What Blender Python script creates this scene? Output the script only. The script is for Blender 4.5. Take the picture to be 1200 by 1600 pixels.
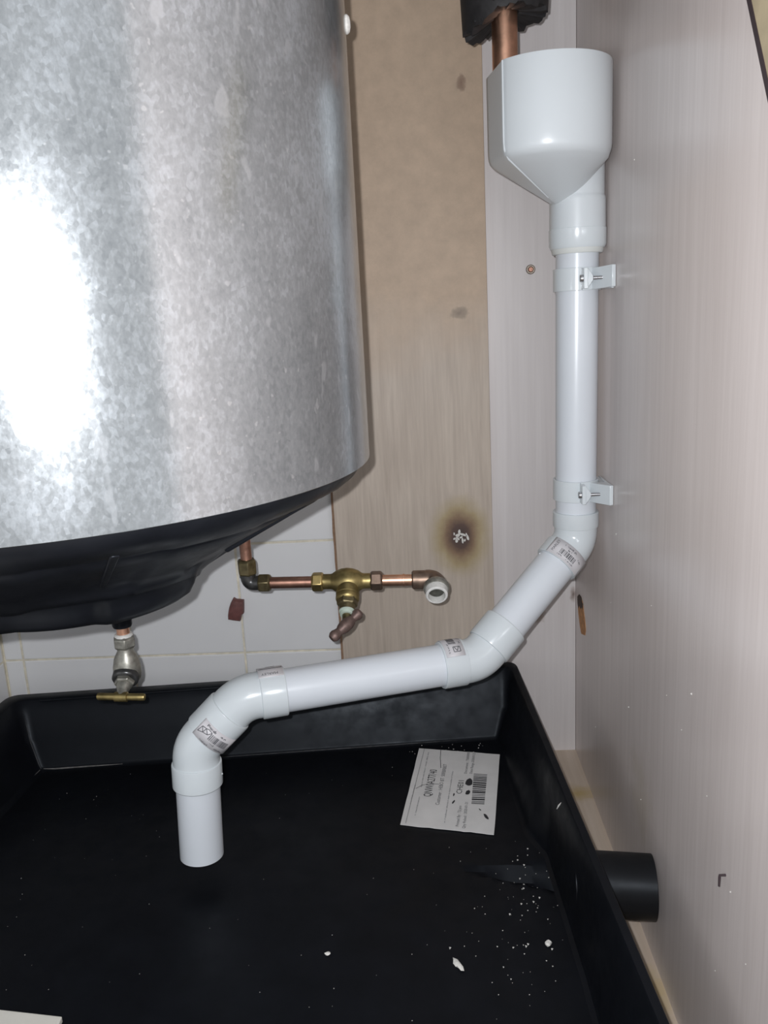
import bpy, bmesh, math, random
from mathutils import Vector, Matrix
V = Vector
PI = math.pi
random.seed(7)

# ------------------------------------------------------------------ scene, camera, light
for o in list(bpy.data.objects):
    bpy.data.objects.remove(o)
SC = bpy.context.scene
COL = SC.collection
CAM = V((0.0, -1.04, 0.5833))
CR = V((0.99807205, 0.03535218, -0.05101386))
CU = V((0.04164265, 0.22804451, 0.97275978))
CW = V((-0.04602261, 0.9730087, -0.22613269))
cd = bpy.data.cameras.new('camera')
cd.sensor_fit = 'HORIZONTAL'; cd.sensor_width = 36.0; cd.lens = 39.0
cd.clip_start = 0.01; cd.clip_end = 50
cam = bpy.data.objects.new('camera', cd); COL.objects.link(cam)
M4 = Matrix((CR, CU, -CW)).transposed().to_4x4(); M4.translation = CAM
cam.matrix_world = M4
SC.camera = cam

SC.view_settings.view_transform = 'Standard'
SC.view_settings.look = 'None'
SC.view_settings.exposure = 0.0
SC.view_settings.gamma = 1.0
SC.view_settings.use_curve_mapping = False

wd = bpy.data.worlds.new('world'); SC.world = wd; wd.use_nodes = True
wd.node_tree.nodes['Background'].inputs[0].default_value = (0.93, 0.965, 1.0, 1)
wd.node_tree.nodes['Background'].inputs[1].default_value = 0.58

# the phone's flash, a few millimetres up and left of the lens
fl = bpy.data.lights.new('phone_flash', 'POINT')
fl.energy = 16.5; fl.color = (0.965, 0.985, 1.02); fl.shadow_soft_size = 0.0035
flo = bpy.data.objects.new('phone_flash', fl); COL.objects.link(flo)
flo.location = CAM + CR * -0.014 + CU * 0.013

# ------------------------------------------------------------------ materials
def nt(name):
    m = bpy.data.materials.new(name); m.use_nodes = True
    t = m.node_tree
    return m, t, t.nodes['Principled BSDF']

def link(t, a, b): t.links.new(a, b)

def rgba(c): return (c[0], c[1], c[2], 1)

def coords(t, scale=(1, 1, 1), space='Object'):
    tc = t.nodes.new('ShaderNodeTexCoord'); mp = t.nodes.new('ShaderNodeMapping')
    mp.inputs['Scale'].default_value = scale
    link(t, tc.outputs[space], mp.inputs[0])
    return mp.outputs[0]

def geo_pos(t, scale=(1, 1, 1)):
    g = t.nodes.new('ShaderNodeNewGeometry'); mp = t.nodes.new('ShaderNodeMapping')
    mp.inputs['Scale'].default_value = scale
    link(t, g.outputs['Position'], mp.inputs[0])
    return mp.outputs[0]

def noise(t, vec, scale, detail=4, rough=0.5, dist=0.0):
    n = t.nodes.new('ShaderNodeTexNoise')
    n.inputs['Scale'].default_value = scale; n.inputs['Detail'].default_value = detail
    n.inputs['Roughness'].default_value = rough; n.inputs['Distortion'].default_value = dist
    link(t, vec, n.inputs['Vector'])
    return n.outputs['Fac']

def ramp(t, fac, stops):
    r = t.nodes.new('ShaderNodeValToRGB')
    while len(r.color_ramp.elements) < len(stops): r.color_ramp.elements.new(0.5)
    for e, (p, c) in zip(r.color_ramp.elements, stops):
        e.position = p; e.color = rgba(c) if not isinstance(c, float) else (c, c, c, 1)
    link(t, fac, r.inputs[0])
    return r.outputs[0]

def mix(t, fac, a, b, kind='MIX'):
    m = t.nodes.new('ShaderNodeMix'); m.data_type = 'RGBA'; m.blend_type = kind
    for sock, v in ((m.inputs[0], fac), (m.inputs[6], a), (m.inputs[7], b)):
        if hasattr(v, 'node'): link(t, v, sock)
        elif isinstance(v, (int, float)): sock.default_value = v
        else: sock.default_value = rgba(v)
    return m.outputs[2]

def math_(t, op, a, b=0.0, c=None):
    m = t.nodes.new('ShaderNodeMath'); m.operation = op
    for i, v in enumerate((a, b) if c is None else (a, b, c)):
        if hasattr(v, 'node'): link(t, v, m.inputs[i])
        else: m.inputs[i].default_value = v
    return m.outputs[0]

def bump(t, bs, height, strength=0.2, dist=0.002):
    b = t.nodes.new('ShaderNodeBump'); b.inputs['Strength'].default_value = strength
    b.inputs['Distance'].default_value = dist
    link(t, height, b.inputs['Height']); link(t, b.outputs[0], bs.inputs['Normal'])

def plain(name, c, rough=0.5, metal=0.0, vary=0.0, vscale=40.0, spec=0.5, bmp=0.0, coat=0.0):
    m, t, b = nt(name)
    b.inputs['Base Color'].default_value = rgba(c)
    b.inputs['Roughness'].default_value = rough; b.inputs['Metallic'].default_value = metal
    b.inputs['Specular IOR Level'].default_value = spec
    b.inputs['Coat Weight'].default_value = coat; b.inputs['Coat Roughness'].default_value = 0.15
    if vary or bmp:
        v = geo_pos(t)
        n = noise(t, v, vscale, 5, 0.6)
        if vary:
            lo = [max(0, x * (1 - vary)) for x in c]; hi = [min(1, x * (1 + vary)) for x in c]
            link(t, ramp(t, n, [(0.3, lo), (0.7, hi)]), b.inputs['Base Color'])
        if bmp:
            bump(t, b, n, bmp, 0.001)
    return m

def spot(t, center, rx, ry, rz, nstr=0.3, nscale=60.0):
    """0 at the middle, 1 at the border of a ragged ellipsoid patch in world space"""
    g = t.nodes.new('ShaderNodeNewGeometry')
    s = t.nodes.new('ShaderNodeVectorMath'); s.operation = 'SUBTRACT'
    link(t, g.outputs['Position'], s.inputs[0]); s.inputs[1].default_value = center
    d = t.nodes.new('ShaderNodeVectorMath'); d.operation = 'DIVIDE'
    link(t, s.outputs[0], d.inputs[0]); d.inputs[1].default_value = (rx, ry, rz)
    l = t.nodes.new('ShaderNodeVectorMath'); l.operation = 'LENGTH'
    link(t, d.outputs[0], l.inputs[0])
    n = noise(t, g.outputs['Position'], nscale, 4, 0.6)
    n2 = math_(t, 'MULTIPLY_ADD', n, 2 * nstr, -nstr)
    return math_(t, 'ADD', l.outputs['Value'], n2)

def wood(name, dark, light, rough=0.45, sx=90, sz=3.0, top=None, tz=(0.50, 0.62), spots=(), st=28.0, dist=0.4, axis='z', bstr=0.05, coat=0.0, contrast=(0.3, 0.7)):
    m, t, b = nt(name)
    sc = {'z': (1, 1, 1.0 / st), 'y': (1, 1.0 / st, 1)}[axis]
    v = geo_pos(t, sc)
    n1 = noise(t, v, sx, 6, 0.6, dist)
    n2 = noise(t, v, sx * 4, 3, 0.6)
    n3 = noise(t, geo_pos(t, (1, 1, .35)), 9, 3, 0.5)
    f = math_(t, 'MULTIPLY_ADD', n2, 0.35, math_(t, 'MULTIPLY', n1, 0.65))
    f = math_(t, 'MULTIPLY_ADD', n3, 0.4, math_(t, 'MULTIPLY_ADD', f, 1.0, -0.2))
    c = ramp(t, f, [(contrast[0], dark), (contrast[1], light)])
    if top is not None:
        sep = t.nodes.new('ShaderNodeSeparateXYZ'); link(t, geo_pos(t), sep.inputs[0])
        zz = math_(t, 'MULTIPLY_ADD', noise(t, geo_pos(t), 14, 4, 0.6), 0.12, math_(t, 'SUBTRACT', sep.outputs[2], 0.06))
        mr = t.nodes.new('ShaderNodeMapRange'); mr.inputs[1].default_value = tz[0]; mr.inputs[2].default_value = tz[1]
        link(t, zz, mr.inputs[0])
        n4 = noise(t, geo_pos(t), 60, 5, 0.65)
        tcol = ramp(t, n4, [(0.3, [x * 0.9 for x in top]), (0.7, [x * 1.08 for x in top])])
        c = mix(t, mr.outputs[0], c, tcol)
    for (ctr, rr, stops, ns, nsc) in spots:
        sp = spot(t, ctr, *rr, nstr=ns, nscale=nsc)
        r = t.nodes.new('ShaderNodeValToRGB')
        while len(r.color_ramp.elements) < len(stops): r.color_ramp.elements.new(0.5)
        for e, (p, cc, a) in zip(r.color_ramp.elements, stops):
            e.position = p; e.color = (cc[0], cc[1], cc[2], a)
        link(t, sp, r.inputs[0])
        c = mix(t, r.outputs[1], c, r.outputs[0])
    link(t, c, b.inputs['Base Color'])
    b.inputs['Roughness'].default_value = rough
    b.inputs['Coat Weight'].default_value = coat; b.inputs['Coat Roughness'].default_value = 0.12
    bump(t, b, n2, bstr, 0.0006)
    return m

MAT = {}
# white uPVC, slightly cool
MAT['pvc'] = plain('white_upvc', (0.70, 0.735, 0.78), 0.27, vary=0.02, vscale=12)
MAT['pvc_fitting'] = plain('white_upvc_fitting', (0.67, 0.715, 0.74), 0.2, vary=0.015, vscale=15)
MAT['pvc_hopper'] = plain('white_upvc_hopper', (0.66, 0.70, 0.725), 0.3, vary=0.015, vscale=15)
MAT['rubber_white'] = plain('off_white_seal', (0.70, 0.72, 0.70), 0.5)
MAT['copper'] = plain('copper', (0.78, 0.45, 0.31), 0.36, 1.0, vary=0.25, vscale=60)
MAT['copper_dull'] = plain('copper_dull', (0.42, 0.23, 0.17), 0.38, 0.9, vary=0.3, vscale=90)
MAT['copper_brown'] = plain('copper_brown', (0.24, 0.17, 0.13), 0.42, 0.85, vary=0.3, vscale=120)
MAT['brass'] = plain('brass', (0.36, 0.28, 0.12), 0.42, 0.9, vary=0.35, vscale=90)
MAT['brass_bright'] = plain('brass_bright', (0.62, 0.47, 0.2), 0.35, 0.95, vary=0.2, vscale=120)
MAT['brass_dark'] = plain('brass_dark', (0.20, 0.165, 0.09), 0.42, 0.85, vary=0.35, vscale=120)
MAT['dark_fitting'] = plain('dark_fitting', (0.075, 0.075, 0.075), 0.3, 0.6, vary=0.4, vscale=150)
MAT['grey_brass'] = plain('chromed_brass_worn', (0.36, 0.35, 0.31), 0.42, 0.75, vary=0.35, vscale=150)
MAT['handle_brown'] = plain('handle_brown', (0.17, 0.115, 0.10), 0.5, 0.5, vary=0.3, vscale=200)
MAT['verdigris'] = plain('pale_green_seal', (0.52, 0.60, 0.52), 0.6)
MAT['ptfe'] = plain('thread_tape', (0.72, 0.71, 0.68), 0.55, vary=0.12, vscale=300, bmp=0.3)
MAT['hole'] = plain('bore_dark', (0.06, 0.06, 0.05), 0.5, vary=0.6, vscale=200)
MAT['steel'] = plain('steel', (0.55, 0.56, 0.58), 0.25, 1.0)
MAT['foam'] = plain('black_foam', (0.018, 0.017, 0.018), 0.6, vary=0.35, vscale=120, bmp=0.5)
MAT['foam_tape'] = plain('black_tape', (0.018, 0.018, 0.02), 0.3)
MAT['paper'] = plain('label_paper', (0.72, 0.71, 0.70), 0.6, vary=0.06, vscale=30)
MAT['sticker'] = plain('sticker_paper', (0.68, 0.66, 0.68), 0.45, vary=0.03, vscale=60)
MAT['ink'] = plain('ink', (0.03, 0.03, 0.035), 0.6)
MAT['ink_grey'] = plain('ink_grey', (0.10, 0.10, 0.11), 0.6)
MAT['ink_faint'] = plain('ink_faint', (0.27, 0.27, 0.28), 0.6)
MAT['cream'] = plain('cream_card', (0.68, 0.66, 0.60), 0.6, vary=0.04, vscale=50)
MAT['crumb'] = plain('white_tray_glint', (0.72, 0.70, 0.66), 0.8, vary=0.2, vscale=400)
MAT['red'] = plain('red_brown_plastic', (0.155, 0.06, 0.055), 0.5, vary=0.25, vscale=150)
MAT['grout'] = plain('grout', (0.74, 0.69, 0.57), 0.9, vary=0.2, vscale=60, bmp=0.3)
MAT['core'] = plain('raw_board_core', (0.36, 0.22, 0.14), 0.9, vary=0.2, vscale=200)
MAT['gouge'] = plain('raw_wood', (0.55, 0.27, 0.11), 0.8, vary=0.3, vscale=160)
MAT['gouge_dark'] = plain('charred_wood', (0.06, 0.035, 0.025), 0.8)
MAT['dark_edge'] = plain('dark_edging', (0.035, 0.022, 0.026), 0.5)
MAT['ochre'] = plain('ochre_board', (0.42, 0.345, 0.225), 0.6, vary=0.15, vscale=40)
MAT['screw'] = plain('dull_screw', (0.28, 0.24, 0.2), 0.45, 0.7, vary=0.3, vscale=400)

def tile_mat():
    m, t, b = nt('white_glazed_tile')
    v = geo_pos(t)
    c = ramp(t, noise(t, v, 5, 4, 0.6), [(0.3, (0.78, 0.78, 0.79)), (0.7, (0.83, 0.83, 0.835))])
    link(t, c, b.inputs['Base Color'])
    b.inputs['Roughness'].default_value = 0.22
    bump(t, b, noise(t, v, 18, 3, 0.5), 0.05, 0.002)
    return m
MAT['tile'] = tile_mat()

def galv_mat():
    m, t, b = nt('galvanised_steel')
    v = geo_pos(t)
    vs = geo_pos(t, (1, 1, 0.7))
    big = noise(t, v, 6, 7, 0.68, 0.5)
    fine = noise(t, vs, 420, 3, 0.6)
    vo = t.nodes.new('ShaderNodeTexVoronoi'); vo.inputs['Scale'].default_value = 380
    link(t, vs, vo.inputs['Vector'])
    sep = t.nodes.new('ShaderNodeSeparateColor'); link(t, vo.outputs['Color'], sep.inputs[0])
    drip = noise(t, geo_pos(t, (1, 1, 0.18)), 55, 3, 0.5)
    f = math_(t, 'MULTIPLY_ADD', fine, 0.22, math_(t, 'MULTIPLY', big, 0.56))
    f = math_(t, 'MULTIPLY_ADD', drip, 0.14, f)
    f = math_(t, 'MULTIPLY_ADD', sep.outputs[0], 0.08, f)
    c = ramp(t, f, [(0.38, (0.32, 0.338, 0.35)), (0.5, (0.425, 0.443, 0.455)), (0.62, (0.58, 0.61, 0.64))])
    # pale oxide bloom, drips and splashes
    sp = ramp(t, noise(t, geo_pos(t, (1, 1, .5)), 85, 2, 0.4), [(0.66, 0.0), (0.71, 0.55)])
    c = mix(t, sp, c, (0.64, 0.66, 0.68))
    sp2 = ramp(t, noise(t, v, 190, 2, 0.4), [(0.70, 0.0), (0.75, 0.5)])
    c = mix(t, sp2, c, (0.7, 0.71, 0.72))
    link(t, c, b.inputs['Base Color'])
    b.inputs['Metallic'].default_value = 0.78
    r = ramp(t, f, [(0.36, 0.165), (0.64, 0.235)])
    link(t, r, b.inputs['Roughness'])
    hh = math_(t, 'MULTIPLY_ADD', fine, 0.5, math_(t, 'MULTIPLY', sep.outputs[0], 0.3))
    bump(t, b, hh, 0.07, 0.0005)
    return m
MAT['galv'] = galv_mat()

def black_plastic(name, base, rough, scr=0.1):
    m, t, b = nt(name)
    v = geo_pos(t)
    n = noise(t, v, 25, 6, 0.65)
    c = ramp(t, n, [(0.35, [x * 0.8 for x in base]), (0.7, [x * 1.25 for x in base])])
    link(t, c, b.inputs['Base Color'])
    link(t, ramp(t, noise(t, v, 40, 5, 0.6), [(0.3, rough - 0.08), (0.7, rough + 0.1)]), b.inputs['Roughness'])
    b.inputs['Specular IOR Level'].default_value = 0.18
    b.inputs['Specular Tint'].default_value = (0.85, 0.92, 1.0, 1)
    bump(t, b, noise(t, v, 60, 4, 0.5), scr, 0.001)
    return m
MAT['tray'] = black_plastic('black_tray_plastic', (0.0042, 0.0048, 0.0068), 0.42, 0.05)
MAT['cover'] = black_plastic('black_cover_plastic', (0.010, 0.011, 0.014), 0.38, 0.12)
MAT['outlet'] = black_plastic('black_outlet_plastic', (0.008, 0.008, 0.009), 0.4, 0.05)

burn = ((0.047, -0.012, 0.309), (0.043, 0.06, 0.058),
        [(0.0, (0.05, 0.032, 0.028), 1.0), (0.26, (0.10, 0.055, 0.042), 1.0), (0.42, (0.21, 0.12, 0.06), 0.9), (0.62, (0.37, 0.275, 0.12), 0.75), (1.0, (0.44, 0.36, 0.21), 0.0)], 0.16, 45)
smudge = ((0.055, -0.012, 0.585), (0.012, 0.05, 0.008), [(0.0, (0.17, 0.13, 0.1), 0.8), (0.7, (0.2, 0.16, 0.12), 0.5), (1.0, (0.2, 0.16, 0.12), 0.0)], 0.4, 120)
smudge2 = ((0.064, -0.012, 0.838), (0.006, 0.05, 0.010), [(0.0, (0.17, 0.09, 0.06), 0.8), (0.7, (0.2, 0.12, 0.08), 0.5), (1.0, (0.2, 0.12, 0.1), 0.0)], 0.5, 160)
MAT['board'] = wood('woodgrain_board', (0.40, 0.328, 0.27), (0.66, 0.57, 0.48), 0.55, sx=70,
                    top=(0.53, 0.40, 0.29), spots=[burn, smudge, smudge2], bstr=0.08, st=16, dist=1.2, contrast=(0.22, 0.8))
stain = ((0.146, -0.004, 0.196), (0.010, 0.05, 0.012), [(0.0, (0.16, 0.09, 0.045), 0.8), (0.6, (0.22, 0.13, 0.07), 0.5), (1.0, (0.3, 0.2, 0.14), 0.0)], 0.55, 170)
stain2 = ((0.191, -0.004, 0.222), (0.005, 0.05, 0.012), [(0.0, (0.1, 0.05, 0.03), 0.8), (0.6, (0.2, 0.12, 0.08), 0.4), (1.0, (0.3, 0.2, 0.14), 0.0)], 0.5, 170)
MAT['panel'] = wood('pale_pink_grain_panel', (0.59, 0.545, 0.535), (0.75, 0.71, 0.70), 0.42, sx=80, spots=[stain, stain2], bstr=0.03, contrast=(0.15, 0.85))
dust = ((0.1945, -0.33, 0.13), (0.05, 0.05, 0.06), [(0.0, (0.42, 0.35, 0.24), 0.35), (0.5, (0.42, 0.35, 0.24), 0.2), (1.0, (0.4, 0.35, 0.3), 0.0)], 0.8, 40)
MAT['rwall'] = wood('grey_beige_laminate', (0.58, 0.51, 0.485), (0.74, 0.67, 0.645), 0.27, sx=110, spots=[dust], bstr=0.025, contrast=(0.15, 0.85))
glue = ((0.178, -0.11, 0.0), (0.03, 0.022, 0.05), [(0.0, (0.45, 0.32, 0.12), 0.8), (0.6, (0.45, 0.33, 0.15), 0.5), (1.0, (0.5, 0.4, 0.25), 0.0)], 0.5, 60)
glue2 = ((0.18, -0.42, 0.0), (0.03, 0.035, 0.05), [(0.0, (0.52, 0.38, 0.16), 0.8), (0.6, (0.5, 0.38, 0.2), 0.5), (1.0, (0.5, 0.4, 0.25), 0.0)], 0.5, 60)
MAT['floor'] = wood('pale_floor_board', (0.50, 0.40, 0.31), (0.62, 0.52, 0.43), 0.6, sx=60, axis='y', spots=[glue, glue2], bstr=0.1)

# ------------------------------------------------------------------ mesh builder
class MB:
    def __init__(self):
        self.v = []; self.f = []; self.mi = []
    def add(self, vs, fs, m=0):
        b = len(self.v)
        self.v += [V(p) for p in vs]
        self.f += [[i + b for i in f] for f in fs]; self.mi += [m] * len(fs)
        return self
    def box(self, lo, hi, m=0):
        x0, y0, z0 = lo; x1, y1, z1 = hi
        return self.add([(x0, y0, z0), (x1, y0, z0), (x1, y1, z0), (x0, y1, z0), (x0, y0, z1), (x1, y0, z1), (x1, y1, z1), (x0, y1, z1)],
                        [(3, 2, 1, 0), (4, 5, 6, 7), (0, 1, 5, 4), (1, 2, 6, 5), (2, 3, 7, 6), (3, 0, 4, 7)], m)
    def rings(self, rings, cap0=True, cap1=True, m=0, closed=True):
        n = len(rings[0]); vs = []; fs = []
        for r in rings: vs += list(r)
        for k in range(len(rings) - 1):
            for i in range(n if closed else n - 1):
                j = (i + 1) % n
                fs.append((k * n + i, k * n + j, (k + 1) * n + j, (k + 1) * n + i))
        if cap0: fs.append(tuple(reversed(range(n))))
        if cap1: fs.append(tuple(range((len(rings) - 1) * n, len(rings) * n)))
        return self.add(vs, fs, m)
    def sweep(self, pts, rad, n=32, cap0=True, cap1=True, m=0, up=None, rot=0.0, fixed=None):
        pts = [V(p) for p in pts]
        if not hasattr(rad, '__len__'): rad = [rad] * len(pts)
        tang = []
        for i in range(len(pts)):
            a = b = None
            for j in range(i - 1, -1, -1):
                if (pts[i] - pts[j]).length > 1e-7: a = (pts[i] - pts[j]).normalized(); break
            for j in range(i + 1, len(pts)):
                if (pts[j] - pts[i]).length > 1e-7: b = (pts[j] - pts[i]).normalized(); break
            t = (a + b) if (a and b) else (a or b)
            tang.append(t.normalized())
        if fixed is not None: tang = [fixed] * len(pts)
        t0 = tang[0]
        s = V(up) if up else (V((0, 0, 1)) if abs(t0.z) < 0.9 else V((0, -1, 0)))
        nrm = (s - t0 * s.dot(t0)).normalized()
        rings = []
        prev = t0
        for p, t, r in zip(pts, tang, rad):
            q = prev.rotation_difference(t); nrm = q @ nrm; nrm = (nrm - t * nrm.dot(t)).normalized(); prev = t
            bn = t.cross(nrm)
            rings.append([p + (nrm * math.cos(2 * PI * i / n + rot) + bn * math.sin(2 * PI * i / n + rot)) * r for i in range(n)])
        return self.rings(rings, cap0, cap1, m)
    def lathe(self, prof, origin, axis, n=32, m=0, cap0=True, cap1=True, rot=0.0, up=None):
        o = V(origin); a = V(axis).normalized()
        return self.sweep([o + a * t for t, r in prof], [r for t, r in prof], n, cap0, cap1, m, up, rot, a)
    def ball(self, c, r, n=16, k=10, m=0, sc=(1, 1, 1)):
        c = V(c); rings = []
        for i in range(1, k):
            th = PI * i / k
            rings.append([c + V((math.sin(th) * math.cos(2 * PI * j / n) * r * sc[0], math.sin(th) * math.sin(2 * PI * j / n) * r * sc[1], -math.cos(th) * r * sc[2])) for j in range(n)])
        return self.rings(rings, True, True, m)
    def prism(self, poly, n0, n1, m=0):
        """poly: list of world points; n0,n1 offset vectors"""
        a = [V(p) + V(n0) for p in poly]; b = [V(p) + V(n1) for p in poly]
        return self.rings([a, b], True, True, m)

def origin_of(parent):
    p = parent
    while p.parent: p = p.parent
    return p.location.copy()

def build(name, mb, mats, parent=None, loc=None, smooth=True, ang=35, bevel=None, fixn=True):
    if loc is None: loc = origin_of(parent) if parent else V((0, 0, 0))
    loc = V(loc)
    me = bpy.data.meshes.new(name)
    me.from_pydata([v - loc for v in mb.v], [], mb.f)
    if not isinstance(mats, (list, tuple)): mats = [mats]
    for m in mats: me.materials.append(MAT[m] if isinstance(m, str) else m)
    for p, i in zip(me.polygons, mb.mi): p.material_index = i
    if fixn:
        bm = bmesh.new(); bm.from_mesh(me)
        bmesh.ops.recalc_face_normals(bm, faces=bm.faces)
        bm.to_mesh(me); bm.free()
    if smooth:
        for p in me.polygons: p.use_smooth = True
        me.set_sharp_from_angle(angle=math.radians(ang))
    me.update()
    o = bpy.data.objects.new(name, me); COL.objects.link(o)
    if parent: o.parent = parent
    else: o.location = loc
    if bevel:
        md = o.modifiers.new('bevel', 'BEVEL'); md.width = bevel; md.segments = 2; md.limit_method = 'ANGLE'; md.angle_limit = math.radians(30)
    return o

def tag(o, label, cat=None, group=None, kind=None):
    o['label'] = label
    if cat: o['category'] = cat
    if group: o['group'] = group
    if kind: o['kind'] = kind
    return o

def thing(name, label, cat, loc, group=None):
    o = bpy.data.objects.new(name, None); COL.objects.link(o); o.location = loc
    o.empty_display_size = 0.02
    return tag(o, label, cat, group)

def arcpath(nodes, fillets, n=10):
    """polyline with rounded corners; fillet = tangent length at each inner node"""
    nodes = [V(p) for p in nodes]; out = [nodes[0]]
    for i in range(1, len(nodes) - 1):
        p = nodes[i]; a = (nodes[i - 1] - p).normalized(); b = (nodes[i + 1] - p).normalized(); L = fillets[i - 1]
        p0 = p + a * L; p2 = p + b * L
        for k in range(n + 1):
            s = k / n
            out.append(p0 * (1 - s) ** 2 + p * 2 * s * (1 - s) + p2 * s * s)
    out.append(nodes[-1])
    return out

# ------------------------------------------------------------------ flat print
def text_tris(txt):
    c = bpy.data.curves.new('tmp_text', 'FONT'); c.body = txt; c.size = 1.0; c.resolution_u = 2
    o = bpy.data.objects.new('tmp_text', c); COL.objects.link(o)
    bpy.context.view_layer.update()
    me = bpy.data.meshes.new_from_object(o.evaluated_get(bpy.context.evaluated_depsgraph_get()))
    vs = [(v.co.x, v.co.y) for v in me.vertices]; fs = [tuple(p.vertices) for p in me.polygons]
    bpy.data.objects.remove(o); bpy.data.curves.remove(c); bpy.data.meshes.remove(me)
    x0 = min(v[0] for v in vs); x1 = max(v[0] for v in vs)
    return [((x - x0) / (x1 - x0), y / 0.72) for x, y in vs], fs

def text2d(mb, txt, p, q, h, fn, m=0, flip=1):
    """write txt with its base line from p to q (2-D), letters h high on the left side, fn maps 2-D to 3-D"""
    vs, fs = text_tris(txt)
    dx, dy = q[0] - p[0], q[1] - p[1]; L = math.hypot(dx, dy); ux, uy = dx / L, dy / L
    nx, ny = -uy * flip, ux * flip
    mb.add([fn(p[0] + ux * L * a + nx * h * b, p[1] + uy * L * a + ny * h * b) for a, b in vs], fs, m)

def line2d(mb, p, q, w, fn, m=0, k=1):
    dx, dy = q[0] - p[0], q[1] - p[1]; L = math.hypot(dx, dy); nx, ny = -dy / L * w / 2, dx / L * w / 2
    for i in range(k):
        a0, a1 = i / k, (i + 1) / k
        P = (p[0] + dx * a0, p[1] + dy * a0); Q = (p[0] + dx * a1, p[1] + dy * a1)
        mb.add([fn(P[0] + nx, P[1] + ny), fn(P[0] - nx, P[1] - ny), fn(Q[0] - nx, Q[1] - ny), fn(Q[0] + nx, Q[1] + ny)], [(0, 1, 2, 3)], m)

def dashes2d(mb, p, q, h, fn, m=0, seed=1, step=None):
    """a run of short strokes: print too small to read"""
    rnd = random.Random(seed)
    dx, dy = q[0] - p[0], q[1] - p[1]; L = math.hypot(dx, dy); ux, uy = dx / L, dy / L; nx, ny = -uy, ux
    step = step or h * 0.55
    s = 0.0
    while s < L - step:
        if rnd.random() > 0.14:
            w = step * rnd.uniform(0.35, 0.8); hh = h * rnd.choice((0.7, 0.7, 1.0))
            a = (p[0] + ux * s, p[1] + uy * s)
            y0 = 0 if rnd.random() > 0.3 else hh * 0.3
            mb.add([fn(a[0] + nx * y0, a[1] + ny * y0), fn(a[0] + ux * w + nx * y0, a[1] + uy * w + ny * y0),
                    fn(a[0] + ux * w + nx * hh, a[1] + uy * w + ny * hh), fn(a[0] + nx * hh, a[1] + ny * hh)], [(0, 1, 2, 3)], m)
        s += step

# ================================================================== THE SETTING
XL, XR = -0.577, 0.1945
YF, ZT = -1.5, 1.6
o = build('floor', MB().box((XL - .05, YF, -0.03), (XR + .02, 0.03, 0.0)), 'floor', loc=(0, -0.5, 0), smooth=False)
tag(o, 'pale wooden floor showing as a strip between black tray and right wall', kind='structure')

wb = build('wall_back', MB().box((XL - .05, 0.0013, 0), (XR + .02, 0.06, ZT)), 'grout', loc=(0, 0, 0), smooth=False)
tag(wb, 'back wall of white square tiles with yellowed grout', kind='structure')
wl = build('wall_left', MB().box((XL - .06, -.78, 0), (XL - 0.0013, 0.03, ZT)), 'grout', loc=(XL, 0, 0), smooth=False)
tag(wl, 'left wall of white tiles beside the tray corner', kind='structure')
wr = build('wall_right', MB().box((XR, -.78, 0), (XR + .03, 0.03, ZT)), 'rwall', loc=(XR, 0, 0), smooth=False)
tag(wr, 'grey-beige laminate side panel the white pipe is clipped to', kind='structure')

GX, GZ, PX, PZ, GW = -0.5515, 0.1550, 0.1525, 0.1517, 0.0026
def tile_mesh(w, h, name):
    mb = MB(); c = 0.0012
    mb.rings([[(c, -0.0, c), (w - c, -0.0, c), (w - c, -0.0, h - c), (c, -0.0, h - c)],
              [(0, 0.0012, 0), (w, 0.0012, 0), (w, 0.0012, h), (0, 0.0012, h)],
              [(0, 0.004, 0), (w, 0.004, 0), (w, 0.004, h), (0, 0.004, h)]], True, True)
    me = bpy.data.meshes.new(name); me.from_pydata(mb.v, [], mb.f); me.materials.append(MAT['tile'])
    bm = bmesh.new(); bm.from_mesh(me); bmesh.ops.recalc_face_normals(bm, faces=bm.faces); bm.to_mesh(me); bm.free()
    return me
full = tile_mesh(PX - GW, PZ - GW, 'tile'); sliver = tile_mesh(GX - GW / 2 - XL - 0.001, PZ - GW, 'tile_cut')
zl = [GZ + PZ * k for k in range(-1, 8)]
for z in zl:
    t = bpy.data.objects.new('tile', sliver); COL.objects.link(t); t.parent = wb; t.location = (XL + 0.0005, 0, z + GW / 2)
    for k in range(0, 3):
        t = bpy.data.objects.new('tile', full); COL.objects.link(t); t.parent = wb; t.location = (GX + PX * k + GW / 2, 0, z + GW / 2)
        t.rotation_euler = (random.uniform(-.004, .004), 0, random.uniform(-.004, .004))
    for k in range(5):
        t = bpy.data.objects.new('tile', full); COL.objects.link(t); t.parent = wl
        t.rotation_euler = (0, 0, PI / 2); t.location = (0.0, -0.004 - PX * (k + 1) + GW, z + GW / 2)

bd = build('wood_board', MB().box((-0.1125, -0.012, 0), (0.0880, 0.0021, ZT)), 'board', loc=(-0.012, -0.012, 0), smooth=False, bevel=0.0006)
tag(bd, 'brown wood-grain board with a burn mark between tiles and pale panel', 'board')
cmb = MB()
zz = [0.0 + 0.02 * k for k in range(81)]
lft = [(-0.1158 + random.uniform(-.0006, .0006), -0.0085, z) for z in zz]
cmb.add([p for p in lft] + [(-0.1124, -0.0117, z) for z in zz], [(i, i + 81, i + 82, i + 1) for i in range(80)])
cmb.add([p for p in lft] + [(p[0], 0.0022, p[2]) for p in lft], [(i, i + 1, i + 82, i + 81) for i in range(80)])
e = build('core_edge', cmb, 'core', bd); e['label'] = 'raw orange-brown edge of the board'
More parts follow.
